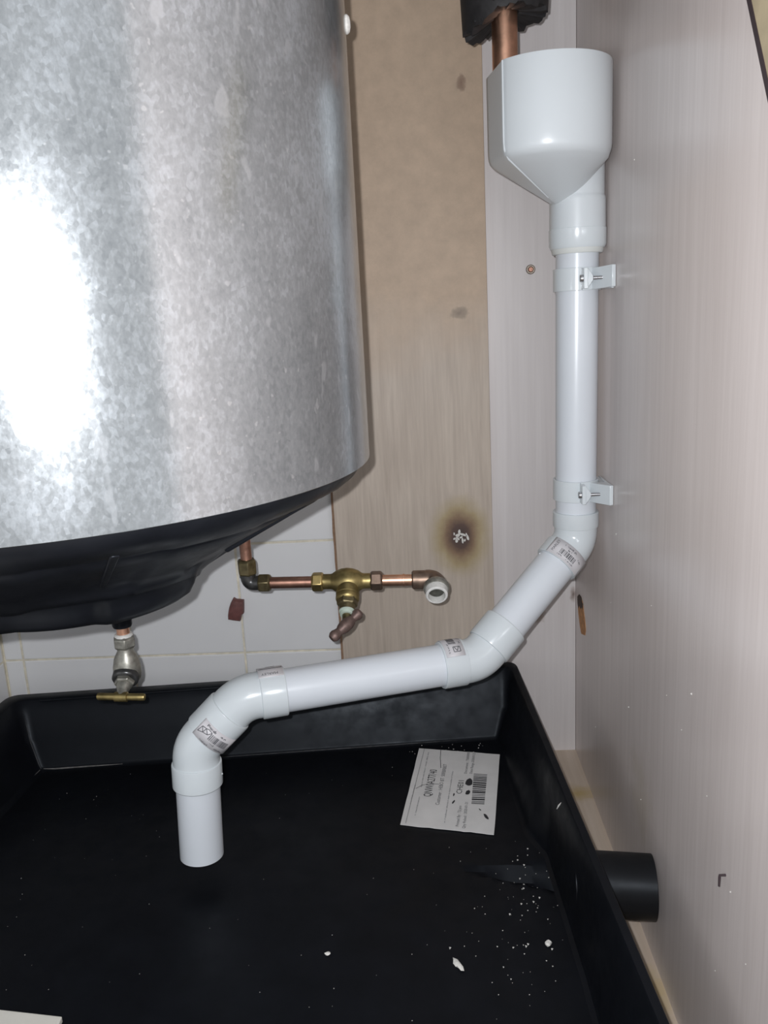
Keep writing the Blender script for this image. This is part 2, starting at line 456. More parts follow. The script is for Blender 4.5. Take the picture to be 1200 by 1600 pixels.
# plaster left in the burn
pm = MB(); rnd = random.Random(3)
bc = V((0.0467, -0.0122, 0.3068))
for (dx, dz, sx, sz, a) in ((-.003, .003, .0035, .0022, .3), (.0035, .004, .005, .0014, -.4), (.009, .001, .0016, .005, .3), (-.0045, -.004, .0016, .003, .1), (-.001, .008, .0015, .003, -.2),
                           (.003, -.004, .0013, .0032, .1), (-.007, -.001, .0022, .0012, .2), (.0012, .0005, .0025, .0012, .6), (-.0075, .005, .001, .002, .1), (.006, -.0035, .001, .002, -.3), (-.003, -.001, .0015, .003, .9)):
    ring = []
    for k in range(10):
        t = 2 * PI * k / 10; r = rnd.uniform(.75, 1.2); x, z = math.cos(t) * sx * r, math.sin(t) * sz * r
        ring.append(bc + V((dx + x * math.cos(a) - z * math.sin(a), 0, dz + x * math.sin(a) + z * math.cos(a))))
    pm.prism(ring, (0, 0.0004, 0), (0, -0.0007, 0))
e = build('plaster_residue', pm, 'crumb', bd); e['label'] = 'white plaster specks in the burn mark'

pp = build('pale_panel', MB().box((0.0882, -0.004, 0), (XR - .0004, 0.0021, ZT)), 'panel', loc=(0.141, -0.004, 0), smooth=False)
tag(pp, 'narrow pale pinkish wood-grain panel in the corner behind the white pipe', 'panel')

# wall screw
sc_ = thing('wall_screw', 'small dull screw in the pale panel left of the upper pipe clip', 'screw', (0.1406, -0.004, 0.6313))
build('washer', MB().lathe([(0, .0056), (.0008, .0056), (.0014, .0048), (.0014, .0036)], (0.1406, -0.004, 0.6313), (0, -1, 0), 20), 'screw', sc_)
mb = MB().lathe([(0.001, .0034), (.0024, .0034), (.0032, .0024), (.0032, .0012), (.0022, .0010)], (0.1406, -0.004, 0.6313), (0, -1, 0), 16)
build('screw_head', mb, 'copper_dull', sc_)

# gouge in right wall
def on_wall(y, z): return V((XR, y, z))
gm = MB(); pts = [on_wall(y, z) for y, z in ((-.0182, .2241), (-.0290, .2300), (-.0392, .2305), (-.0500, .2275), (-.0575, .2180), (-.0660, .2070), (-.0698, .1980), (-.0660, .1900), (-.0581, .1875), (-.0419, .1828), (-.0330, .1900), (-.0227, .2032), (-.0190, .2140))]
gm.prism(pts, (-.0004, 0, 0), (0.0004, 0, 0))
g = build('gouge', gm, 'gouge', wr); g['label'] = 'raw orange scrape in the right panel'
gm = MB(); pts = [on_wall(y, z) for y, z in ((-.0175, .2241), (-.0285, .2305), (-.0392, .2312), (-.0515, .2262), (-.0550, .2190), (-.0480, .2205), (-.0394, .2149), (-.0300, .2160), (-.0226, .2101), (-.0185, .2150))]
gm.prism(pts, (-.0007, 0, 0), (0.0004, 0, 0)); build('scorch', gm, 'gouge_dark', wr)

# little dark hook on right wall
hk = build('wall_hook', MB().sweep([on_wall(-.5405, .2055) + V((.001, 0, 0)), on_wall(-.5405, .2055) + V((-.004, 0, 0)), on_wall(-.5415, .205) + V((-.0045, 0, 0)), on_wall(-.5425, .1985) + V((-.005, 0, 0))], [.0009, .0009, .0009, .0007], 8), 'dark_edge', loc=on_wall(-.5425, .2))
tag(hk, 'tiny dark hook stuck in the right panel below mid height', 'hook')

# sloping board at the top right
sb = thing('sloping_board', 'ochre board with dark edge crossing the top right corner', 'board', (0.19, -0.53, 0.74))
a, b = V((XR, -.5185, .7449)), V((XR, -.5463, .6985))
d = (b - a).normalized(); nrm = V((0, -d.z, d.y)).normalized()
if nrm.y > 0: nrm = -nrm
a2 = a - d * .05; b2 = b + d * .03
mb = MB().prism([a2 + nrm * .004, b2 + nrm * .004, b2 + nrm * .035, a2 + nrm * .035], (-.0005, 0, 0), (-.0025, 0, 0))
build('face', mb, 'ochre', sb, smooth=False)
mb = MB().prism([a2, b2, b2 + nrm * .0042, a2 + nrm * .0042], (-.0003, 0, 0), (-.003, 0, 0))
e = build('edging', mb, 'dark_edge', sb, smooth=False); e['label'] = 'dark edging strip'

# ================================================================== WATER HEATER
HX, HY, HR, HZ = -0.29043, -0.38732, 0.25, 0.4768
wh = thing('water_heater', 'large galvanised steel water heater cylinder with black plastic base', 'water heater', (HX, HY, HZ - 0.12))
mb = MB()
prof = [(1.50, .20), (1.50, .246), (1.496, HR), (1.49, HR), (HZ + .004, HR), (HZ, HR), (HZ, HR), (HZ - .0004, HR - .0006), (HZ, HR - .002), (HZ + .02, HR - .003)]
mb.sweep([(HX, HY, z) for z, r in prof], [r for z, r in prof], 160, True, False, fixed=V((0, 0, -1)))
build('steel_jacket', mb, 'galv', wh, ang=30)
# small white clip on its side
dirn = V((math.cos(.061), math.sin(.061), 0))
nb = V((HX, HY, 0)) + dirn * (HR - .001) + V((0, 0, 0.7926))
mb = MB().lathe([(0, .0065), (.0022, .0065), (.0038, .005), (.0045, .002)], nb, dirn, 20)
e = build('rivet_cap', mb, 'crumb', wh); e['label'] = 'small white cap on the jacket side'
# moulded base
cprof = [(.4785, .2455), (.4750, .2450), (.4665, .2395), (.460, .2310), (.4535, .2185), (.4515, .2130), (.4500, .2120), (.440, .1930), (.430, .1735), (.420, .1550), (.4135, .1430), (.4080, .1375), (.4035, .1345),
         (.4020, .1260), (.4005, .1215), (.3960, .1165), (.3880, .1135), (.3800, .1085), (.3735, .0985), (.3690, .0830), (.3645, .0650), (.3600, .0450), (.3570, .0200), (.3565, .0020)]
N = 180; rings = []
for (z, r) in cprof:
    ring = []
    for i in range(N):
        t = 2 * PI * i / N
        k = max(0, min(1, (.412 - z) / .02)) * max(0, min(1, r / .06))
        lob = 0.5 + 0.5 * math.tanh(6 * math.sin(4 * t + .9))
        rr = r * (1 - 0.085 * k * lob)
        kk = max(0, min(1, (.466 - z) / .01)) * max(0, min(1, (z - .405) / .01))
        pan = 0.5 + 0.5 * math.tanh(9 * (math.cos(9 * t + .3) - .15))
        rr = rr + 0.0040 * kk * (pan - 1)
        zz_ = z
        if .4015 < z < .4085:
            dl = .017 * (0.5 + 0.5 * math.tanh(4 * math.sin(3 * t + 1.2)))
            rr -= dl; zz_ -= dl * .56
        ring.append((HX + rr * math.cos(t), HY + rr * math.sin(t), zz_))
    rings.append(ring)
mb = MB().rings(rings, True, True)
cov = build('base_cover', mb, 'cover', wh, ang=60); cov['label'] = 'moulded black plastic base cover'
for k in range(9):
    t = -0.35 + 2 * PI * k / 9
    c, s = math.cos(t), math.sin(t); tx = V((-s, c, 0))
    P = lambda r, z: V((HX + r * c, HY + r * s, z))
    mb = MB().rings([[P(.2215, .4560) + tx * -.003, P(.2215, .4560) + tx * .003, P(.210, .464) + tx * .003, P(.210, .464) + tx * -.003],
                     [P(.1520, .4175) + tx * -.002, P(.1520, .4175) + tx * .002, P(.140, .427) + tx * .002, P(.140, .427) + tx * -.002]])
    build('rib', mb, 'cover', cov, bevel=.001)
# boss for drain
mb = MB().lathe([(0, .022), (.02, .018), (.045, .0108), (.066, .0096), (.068, .0088)], (-.2985, -.28, .3705), (0, 0, -1), 28)
build('drain_boss', mb, 'cover', cov)
# lug at the right rim
mb = MB().box((-.119, -.262, .4535), (-.106, -.248, .466)); build('rim_lug', mb, 'cover', cov, bevel=.002)

# ---- drain valve under the heater
dx, dy = -0.2985, -0.28
dv = thing('drain_valve', 'worn grey drain tap with brass T handle hanging under the water heater', 'valve', (dx, dy, .23))
build('copper_pipe', MB().lathe([(0, .0062), (.03, .0062)], (dx, dy, .286), (0, 0, 1), 24), 'copper', dv)
build('collar', MB().lathe([(0, .0088), (.002, .0088), (.003, .0078)], (dx, dy, .2925), (0, 0, 1), 24), 'ptfe', dv)
build('compression_nut', MB().lathe([(0, .0086), (.0025, .0112), (.0105, .0112), (.013, .0092)], (dx, dy, .2800), (0, 0, 1), 6, rot=.35), 'grey_brass', dv, ang=20, bevel=.0006)
mb = MB().lathe([(0, .0078), (.004, .0078), (.0065, .0090), (.012, .0118), (.020, .0134), (.028, .0136), (.034, .0122), (.0385, .0085), (.040, .002)], (dx, dy, .2815), (-.03, 0, -1), 32)
build('valve_body', mb, 'grey_brass', dv)
bdir = V((.06, -.88, -.46)).normalized(); bo = V((dx - .0010, dy, .2560)) + bdir * .006
mb = MB().lathe([(0, .0128), (.005, .0128), (.0065, .0118), (.0075, .0100)], bo, bdir, 28); build('bonnet_ring', mb, 'dark_fitting', dv)
mb = MB().lathe([(.004, .0102), (.0105, .0098), (.012, .0088)], bo, bdir, 6, rot=.5); build('bonnet', mb, 'grey_brass', dv, ang=20, bevel=.0005)
mb = MB().lathe([(.008, .0070), (.016, .0066), (.018, .0052), (.026, .0050)], bo, bdir, 24); build('gland_nut', mb, 'grey_brass', dv)
hc = bo + bdir * .026
hd = V((.0452, 0, -.0022)).normalized()
mb = MB().lathe([(-.0235, .0018), (-.023, .0031), (-.021, .0036), (-.0065, .0034), (-.006, .0048), (.006, .0048), (.0065, .0034), (.021, .0036), (.023, .0031), (.0235, .0018)], hc, hd, 20)
build('handle', mb, 'brass', dv)

# ---- stop valve assembly
sv = thing('stop_valve', 'horizontal brass stop valve on copper pipe in front of the tiles and board', 'valve', (-.083, -.18, .3))
Y = -.18
ZV = .3100
px = -.1925
build('riser_pipe', MB().lathe([(0, .0062), (.16, .0062)], (px, Y, .33), (0, 0, 1), 24), 'copper_dull', sv)
build('compression_nut', MB().lathe([(0, .0088), (.002, .0106), (.0155, .0108), (.018, .0092)], (px, Y, .3195), (0, 0, 1), 6, rot=.3), 'brass_dark', sv, ang=20, bevel=.0007)
mb = MB().sweep(arcpath([(px, Y, .3225), (px, Y, ZV), (-.178, Y, ZV)], [.007], 10), .0080, 24)
build('elbow', mb, 'dark_fitting', sv)
build('elbow_collar', MB().lathe([(0, .0088), (.003, .0088)], (px, Y, .3175), (0, 0, 1), 24), 'dark_fitting', sv)
def hexx(x0, x1, mat, rot=0.5, R=.0108):
    L = x1 - x0
    return build('compression_nut', MB().lathe([(0, R - .002), (.0018, R), (L - .0018, R), (L, R - .002)], (x0, Y, ZV - (x0 + .19) * .018), (1, 0, -.018), 6, rot=rot), mat, sv, ang=20, bevel=.0007)
AX = (1, 0, -.018)
def P(x): return (x, Y, ZV - (x + .19) * .018)
hexx(-.1815, -.1680, 'brass_dark', .2)
build('copper_pipe', MB().lathe([(0, .0063), (.052, .0063)], P(-.1700), AX, 24), 'copper_dull', sv)
hexx(-.1232, -.1100, 'brass_bright', .52)
mb = MB().lathe([(0, .0084), (.009, .0084), (.011, .0090), (.015, .0118), (.021, .0140), (.027, .0147), (.033, .0140), (.039, .0118), (.043, .0090), (.045, .0084), (.056, .0084)], P(-.1115), AX, 40)
build('valve_body', mb, 'brass', sv)
hexx(-.0597, -.0460, 'copper_brown', .55)
build('copper_pipe', MB().lathe([(0, .0062), (.0235, .0062), (.0237, .0068), (.026, .0068), (.0262, .0062), (.040, .0062)], P(-.0480), AX, 24), 'copper', sv)
mb = MB().lathe([(0, .0086), (.0015, .0102), (.017, .0104), (.022, .0104)], P(-.0145), AX, 28)
build('elbow_socket', mb, 'copper_brown', sv)
ec = V(P(.0085)); od = V((.0, -.92, -.38)).normalized()
mb = MB().sweep(arcpath([V(P(.001)), ec + V((.003, 0, 0)), ec + V((.003, 0, 0)) + od * .014], [.0095], 10), .0108, 28)
build('elbow', mb, 'copper_brown', sv)
ec2 = ec + V((.003, 0, 0))
mb = MB().lathe([(.009, .0118), (.012, .0138), (.016, .0138), (.0175, .0130), (.0178, .0118)], ec2, od, 32); build('threaded_end', mb, 'grey_brass', sv)
mb = MB().lathe([(.015, .0121), (.026, .0117), (.0268, .0108), (.0268, .0092), (.018, .0088)], ec2, od, 32, cap1=False); build('thread_tape', mb, 'ptfe', sv)
mb = MB().lathe([(.012, .0085), (.0190, .0083)], ec2, od, 20); build('bore', mb, 'hole', sv)
# bonnet, spindle, handle
vb = V(P(-.0835)); bdir = V((-.01, -.79, -.61)).normalized()
mb = MB().lathe([(.004, .0110), (.0095, .0120), (.014, .0120), (.0145, .0127), (.0180, .0127), (.0185, .0121), (.020, .0121), (.0205, .0126), (.0235, .0126), (.025, .0118), (.026, .0108)], vb, bdir, 32)
build('bonnet', mb, 'brass', sv)
mb = MB().lathe([(.0235, .0118), (.0310, .0112), (.0325, .0096)], vb, bdir, 6, rot=.3); build('bonnet_hexagon', mb, 'brass_dark', sv, ang=20, bevel=.0005)
mb = MB().lathe([(.030, .0092), (.038, .0084)], vb, bdir, 24); build('gland_nut', mb, 'brass_dark', sv)
mb = MB().lathe([(.0375, .0084), (.0392, .0084), (.0396, .0070), (.0415, .0068), (.0418, .0074), (.0432, .0072)], vb, bdir, 24); build('gland_seal', mb, 'verdigris', sv)
mb = MB().lathe([(.039, .0048), (.056, .0046)], vb, bdir, 20); build('spindle', mb, 'brass_dark', sv)
hc = vb + bdir * .055
h0 = V((-.0960, -.2330, .2700)); h1 = V((-.0720, -.2135, .2860)); hd = (h1 - h0).normalized()
mb = MB().lathe([(-.0225, .0012), (-.0218, .0040), (-.019, .0058), (-.016, .0060), (-.013, .0050), (-.0105, .0044), (-.008, .0056), (-.004, .0068), (.003, .0068), (.007, .0056), (.0095, .0042), (.012, .0046), (.0145, .0060), (.018, .0060), (.0208, .0040), (.0215, .0012)], hc, hd, 24)
build('handle', mb, 'handle_brown', sv)

# ---- red fragment on tile
def crop(x, y):  # tile-plane position of the fragment outline
    return V((-.2534 + (x - 560) / 20 * .00079, 0, .2174 - (y - 640) / 20 * .00077))
outl = [(550, 190), (640, 255), (890, 290), (872, 560), (850, 760), (785, 800), (715, 1030), (480, 990), (315, 950), (322, 800), (350, 660), (390, 510), (460, 340)]
mb = MB(); pts = [crop(*p) for p in outl]
cc = sum(pts, V()) / len(pts)
mb.rings([[p + V((0, .0005, 0)) for p in pts], [p + V((0, -.006, 0)) for p in pts], [cc + (p - cc) * .9 + V((0, -.0082, 0)) for p in pts], [cc + (p - cc) * .4 + V((0, -.0092, 0)) for p in pts]])
tag(build('pipe_fragment', mb, 'red', loc=(-.2534, 0, .2174), ang=40), 'curved red-brown fragment stuck to the white tile below the stop valve', 'fragment')

# ================================================================== WHITE WASTE PIPE
RP, RS = 0.0214, 0.0243
TOPZ = .66
T0 = V((.1663, -.16, TOPZ)); A = V((.1648, -.16, .3385)); B = V((.0514, -.2298, .2338))
C1 = V((-.1822, -.2979, .2317)); C2 = V((-.2300, -.3095, .1872)); E_ = V((-.2342, -.3148, .0715))
wp = thing('waste_pipe', 'white plastic waste pipe zigzagging down from the funnel into the black tray', 'pipe', E_)
def seg(p, q): return (q - p).normalized()
dA, dB, dC, dD, dE = seg(T0, A), seg(A, B), seg(B, C1), seg(C1, C2), seg(C2, E_)
# straight lengths
build('vertical_pipe', MB().sweep([T0, A - dA * .026], RP, 48), 'pvc', wp)
build('diagonal_pipe', MB().sweep([A + dB * .03, B - dB * .03], RP, 48), 'pvc', wp)
build('horizontal_pipe', MB().sweep([B + dC * .03, C1 - dC * .03], RP, 48), 'pvc', wp)
ri = RP - .0022
st = MB().sweep([C2 + dE * .03, E_, E_, E_ - dE * .05], [RP, RP, ri, ri], 48, True, True, fixed=dE)
build('outlet_stub', st, 'pvc', wp)
def fitting(p_in, node, p_out, fil, l_in, l_out, ridge=.0016):
    """45-degree bend: bell socket at both ends, bend between; l_in/l_out = distance from node to socket mouths"""
    di, do = seg(p_in, node), seg(node, p_out)
    rb = RS - ridge
    path = [node - di * l_in, node - di * l_in, node - di * (l_in - .001), node - di * (fil + .0045), node - di * (fil + .0035), node - di * (fil + .003)]
    rad = [RP - .0005, RS - .0006, RS, RS, RS - .0003, rb]
    arc = arcpath([node - di * (fil + .001), node, node + do * (fil + .001)], [fil], 12)
    path += arc; rad += [rb] * len(arc)
    path += [node + do * (fil + .003), node + do * (fil + .0035), node + do * (fil + .0045), node + do * (l_out - .001), node + do * l_out, node + do * l_out]
    rad += [rb, RS - .0003, RS, RS, RS - .0006, RP - .0005]
    return MB().sweep(path, rad, 56)
elA = build('elbow', fitting(T0, A, B, .013, .033, .036), 'pvc_fitting', wp, ang=30)
elB = build('elbow', fitting(A, B, C1, .013, .047, .041), 'pvc_fitting', wp, ang=30)
elC = build('elbow', fitting(B, C1, C2, .014, .042, .032), 'pvc_fitting', wp, ang=30)
elD = build('elbow', fitting(C1, C2, E_, .013, .039, .040), 'pvc_fitting', wp, ang=30)
# mould pips
def pip(parent, p, r=.0011):
    build('mould_pip', MB().ball(p, r, 8, 6), 'pvc_fitting', parent)

def wrap(origin, axis, r, refdir):
    """2-D (x = arc length around the pipe, y = along the axis) to the pipe's skin; x = 0 towards refdir"""
    a = V(axis).normalized(); n = (V(refdir) - a * V(refdir).dot(a)).normalized(); b = a.cross(n)
    o = V(origin)
    def f(x, y, rr=r):
        t = x / r
        return o + a * y + (n * math.cos(t) + b * math.sin(t)) * rr
    return f
def sticker(parent, fn, x0, x1, y0, y1, skew=0.0, label=None):
    mb = MB(); k = 20
    vs = []; fs = []
    for i in range(k + 1):
        x = x0 + (x1 - x0) * i / k; s = skew * i / k
        vs += [fn(x, y0 + s), fn(x, y1 + s)]
    for i in range(k): fs.append((2 * i, 2 * i + 2, 2 * i + 3, 2 * i + 1))
    mb.add(vs, fs)
    o = build('sticker', mb, 'sticker', parent, fixn=False)
    md = o.modifiers.new('thickness', 'SOLIDIFY'); md.thickness = .0002; md.offset = -1
    if label: o['label'] = label
    return o
def outw(fn, off): return lambda x, y: fn(x, y, RS + off)
def barcode(parent, fn, x0, x1, y0, y1, seed=1, mat='ink', n=22):
    rnd = random.Random(seed); mb = MB(); x = x0; step = (x1 - x0) / n
    while x < x1:
        w = step * rnd.choice((.35, .45, .7, 1.0)); 
        mb.add([fn(x, y0), fn(x + w, y0), fn(x + w, y1), fn(x, y1)], [(0, 1, 2, 3)]); x += w + step * rnd.choice((.3, .45, .7))
    return build('barcode', mb, mat, parent, fixn=False, smooth=False)

toCam = lambda p: (CAM - p).normalized()
# sticker on the upper bend: y runs up the pipe (towards A), x to the lower right
mA = A + dB * .026
fA = wrap(mA, -dB, RS + .0004, toCam(mA))
# orientation check of x: right-hand side in view
def flipx(f): return lambda x, y, *a: f(-x, y, *a)
if (fA(.005, 0) - fA(0, 0)).dot(CR) < 0: fA = flipx(fA)
sticker(elA, fA, -.0195, .031, -.0098, .0095, label='white barcode sticker on the bend')
gA = lambda x, y: fA(x, y, RS + .0009)
mb = MB()
text2d(mb, 'MARLEY', (-.0115, -.0065), (-.0115, .0075), .0034, gA)
dashes2d(mb, (-.0045, .0052), (.0135, .0048), .0020, gA, seed=4)
dashes2d(mb, (.001, .0020), (.0065, .0018), .0018, gA, seed=5)
dashes2d(mb, (-.0065, -.0072), (.0005, -.0074), .0015, gA, seed=6)
dashes2d(mb, (.0045, -.0076), (.016, -.0080), .0015, gA, seed=8)
dashes2d(mb, (.0155, .002), (.022, .000), .0015, gA, seed=9)
build('lettering', mb, 'ink_grey', elA, fixn=False, smooth=False)
barcode(elA, gA, -.0055, .0145, -.0050, .0010, 3, 'ink_grey', 17)

# sticker on the lower left bend: y runs up the pipe (towards C1), x to the lower right
mD = C2 - dD * .024
fD = wrap(mD, -dD, RS + .0004, toCam(mD))
if (fD(.005, 0) - fD(0, 0)).dot(CR) < 0: fD = flipx(fD)
sticker(elD, fD, -.012, .033, -.0085, .0105, label='white barcode sticker on the lowest bend')
gD = lambda x, y: fD(x, y, RS + .0009)
mb = MB()
dashes2d(mb, (-.0055, .0068), (.0065, .0062), .0026, gD, seed=13, step=.0013)
dashes2d(mb, (.0105, .0066), (.019, .0062), .0018, gD, seed=14)
for (q0, q1) in (((-.0085, .0035), (-.0045, -.0005)), ((-.0085, .0035), (-.0040, .0045)), ((-.0045, -.0005), (.0005, .0008)), ((-.0040, .0045), (.0005, .0008)), ((-.0040, .0045), (-.0045, -.0005)),
                 ((-.0085, .0035), (-.0095, -.003)), ((-.0095, -.003), (-.0045, -.0005)), ((.0005, .0008), (.003, .0050)), ((.003, .0050), (-.0015, .0056)), ((-.0015, .0056), (-.0040, .0045))):
    line2d(mb, q0, q1, .0007, gD)
dashes2d(mb, (-.0025, -.0078), (.0085, -.0080), .0016, gD, seed=15)
dashes2d(mb, (.0075, -.0048), (.0125, -.0050), .0018, gD, seed=16, step=.0007)
dashes2d(mb, (.0145, -.0072), (.026, -.0075), .0018, gD, seed=17)
build('lettering', mb, 'ink_grey', elD, fixn=False, smooth=False)
barcode(elD, gD, .0030, .0250, -.0022, .0045, 5, 'ink_grey', 20)

# sticker on the bend above the tray corner (top of the horizontal socket)
mBs = B + dC * .030
fB = wrap(mBs, dC, RS + .0004, V((0, -.45, 1)))
if (fB(.005, 0) - fB(0, 0)).dot(V((0, -1, 0))) < 0: fB = flipx(fB)
sticker(elB, fB, -.030, .012, -.0105, .0095, label='curled sticker on top of the bend')
gB = lambda x, y: fB(x, y, RS + .0009)
mb = MB()
dashes2d(mb, (-.004, .0045), (.0095, .0045), .0018, gB, seed=21)
for (q0, q1) in (((.001, -.0065), (.007, -.0065)), ((.007, -.0065), (.007, .0005)), ((.007, .0005), (.001, .0005)), ((.001, .0005), (.001, -.0065)), ((.001, -.0055), (.006, -.003)), ((.006, -.003), (.001, -.0005))):
    line2d(mb, q0, q1, .0008, gB)
dashes2d(mb, (-.006, -.0085), (-.001, -.0085), .0016, gB, seed=23)
build('lettering', mb, 'ink_grey', elB, fixn=False, smooth=False)
barcode(elB, gB, -.022, -.003, -.004, .004, 9, 'ink', 18)

# sticker on the upper left bend, nearly out of sight on top of its socket
mC = C1 - dC * .029
fC = wrap(mC, dC, RS + .0004, V((0, -.25, 1)))
if (fC(.005, 0) - fC(0, 0)).dot(V((0, -1, 0))) < 0: fC = flipx(fC)
sticker(elC, fC, -.032, .0065, -.0120, .0125, label='sticker on top of the bend')
gC = lambda x, y: fC(x, y, RS + .0009)
mb = MB()
text2d(mb, 'MARLEY', (.0008, -.0065), (.0008, .0095), .0032, gC, flip=1 if (gC(-.001, 0) - gC(0, 0)).dot(V((0, -1, 0))) > 0 else -1)
line2d(mb, (-.0065, -.0115), (-.0065, .0115), .0012, gC)
build('lettering', mb, 'ink_grey', elC, fixn=False, smooth=False)
barcode(elC, gC, -.028, -.012, -.005, .004, 11, 'ink', 16)
vx = CR
pip(elA, A + dB * .036 - CR * .0175 + CU * .013 + V((0, -.004, 0)))
pip(elD, C2 + dE * .029 + CR * RS * .995); pip(elD, C2 + dE * .030 - CR * RS * .995)

# ================================================================== FUNNEL
fu = thing('tundish_funnel', 'white plastic funnel on top of the waste pipe under the copper pipe', 'funnel', (.1663, -.16, .636))
FC = V((.1325, -.1935, 0)); FR = .0585
def dsec(scale, z, ctr, shrink=0.0, tilt=.16):
    """round section with a flat left side"""
    pts = []; R = FR - shrink; half = 0.52; n = 56
    for i in range(n + 1):
        t = -PI + half + (2 * PI - 2 * half) * i / n
        pts.append(V((math.cos(t + tilt) * R, math.sin(t + tilt) * R, 0)))
    a, b = pts[-1], pts[0]
    for i in range(1, 8): pts.append(a.lerp(b, i / 8))
    return [V((ctr.x + p.x * scale, ctr.y + p.y * scale, z)) for p in pts]
ap = V((.150, -.165, .678))
ZR, ZK = .8005, .7260
def cone(s, sh=0.0): # s 1..0 towards apex
    c = ap.lerp(V((FC.x, FC.y, ZK - .004)), s)
    return dsec(s, c.z, c, sh)
rr = [cone(.05), cone(.2), cone(.5), cone(.8), cone(.93), dsec(.968, ZK - .0035, FC), dsec(.987, ZK, FC), dsec(.997, ZK + .004, FC), dsec(1.0, ZK + .010, FC), dsec(1.0, ZR - .001, FC), dsec(.992, ZR, FC), dsec(.962, ZR, FC), dsec(.955, ZR - .001, FC), dsec(.955, ZK + .004, FC), dsec(.5, ZK - .02, FC.lerp(ap, .4))]
build('hopper', MB().rings(rr, True, True), 'pvc_hopper', fu, ang=38)
# moulding ridge on the edge of the flat side
rdg = [dsec(1.0, z, FC)[0] for z in (ZR - .0005, ZK + .010)] + [dsec(.987, ZK, FC)[0], cone(.93)[0], cone(.5)[0], cone(.25)[0]]
build('mould_ridge', MB().sweep(rdg, [.0007, .0008, .0009, .0009, .0007, .0004], 8), 'pvc_hopper', fu)
so = V((.1663, -.16, 0))
mb = MB().sweep([so + V((0, 0, z)) for z in (.738, .692, .6905, .6895, .688, .6855, .6855)], [.0262, .0262, .0264, .0270, .0273, .0273, .0268], 56)
build('outlet_spigot', mb, 'pvc_hopper', fu)
mb = MB().sweep([so + V((0, 0, z)) for z in (.688, .687, .6595, .6590)], [.0262, .0274, .0277, .0270], 56)
build('outlet_socket', mb, 'pvc_hopper', fu)
mb = MB().sweep([so + V((0, 0, z)) for z in (.6605, .660, .6445, .6415, .6415)], [.0270, .0284, .0282, .0268, .0216], 56)
build('seal_cap', mb, 'pvc_fitting', fu)
mb = MB().sweep([so + V((0, 0, z)) for z in (.643, .643, .6375, .6365, .6365)], [.0216, .0262, .0252, .0245, .0215], 48)
build('seal_ring', mb, 'rubber_white', fu)

# ================================================================== COPPER PIPE WITH LAGGING
cp = thing('copper_overflow_pipe', 'copper pipe with torn black foam lagging dropping into the white funnel', 'pipe', (.0967, -.167, .775))
build('copper_tube', MB().sweep([(.0965, -.167, .775), (.0965, -.167, 1.5)], .0121, 40), 'copper', cp)
N = 96; rg = []
def edge(t):
    # ragged lower edge, hanging lowest at the left
    x = math.cos(t); f = math.sin(t) * -1  # f>0 towards camera
    z = .8520 - .0030 * x * 0
    if x < -.2: z -= .0115 * min(1, (-.2 - x) / .35) * (1.0 if x > -.97 else 1.0)
    if x > .55: z += .0030 * (x - .55) / .45
    z += .0016 * math.sin(9 * t + 1) + .0011 * math.sin(23 * t) + .0007 * math.sin(41 * t + 2)
    if -.93 < x < -.80 and f > 0: z -= .0065
    return z
lc = V((.0968, -.168, 0)); ro = .0400
outer_lo = [lc + V((ro * math.cos(2 * PI * i / N), ro * math.sin(2 * PI * i / N), edge(2 * PI * i / N))) for i in range(N)]
bulge = [lc + V((ro * 1.035 * math.cos(2 * PI * i / N), ro * 1.035 * math.sin(2 * PI * i / N), .874 + .2 * (edge(2 * PI * i / N) - .852))) for i in range(N)]
up1 = [lc + V((ro * 1.03 * math.cos(2 * PI * i / N), ro * 1.03 * math.sin(2 * PI * i / N), .90)) for i in range(N)]
up2 = [lc + V((ro * 1.0 * math.cos(2 * PI * i / N), ro * 1.0 * math.sin(2 * PI * i / N), 1.45)) for i in range(N)]
inner_lo = [lc + V((.0135 * math.cos(2 * PI * i / N), .0135 * math.sin(2 * PI * i / N), edge(2 * PI * i / N) * .35 + .65 * .858)) for i in range(N)]
inner_up = [lc + V((.0135 * math.cos(2 * PI * i / N), .0135 * math.sin(2 * PI * i / N), 1.45)) for i in range(N)]
lag = build('foam_lagging', MB().rings([inner_up, inner_lo, [p.lerp(q, .8) + V((0, 0, -.001)) for p, q in zip(inner_lo, outer_lo)], outer_lo, bulge, up1, up2], True, True), 'foam', cp, ang=50)
lag['label'] = 'torn black foam pipe lagging'
mb = MB(); rnd = random.Random(5)
for (dx_, dz_, s) in ((-.0115, -.004, .0013), (-.007, -.0035, .0016), (-.003, -.0045, .0012), (.006, -.003, .0014), (-.028, -.017, .0011), (-.022, -.017, .0009)):
    x = dx_ - .002; yy = -math.sqrt(max(0, ro ** 2 - x * x))
    mb.ball(lc + V((x, yy - .0002, .8605 + dz_)), s, 8, 6)
build('tape_scrap', mb, 'foam_tape', lag)

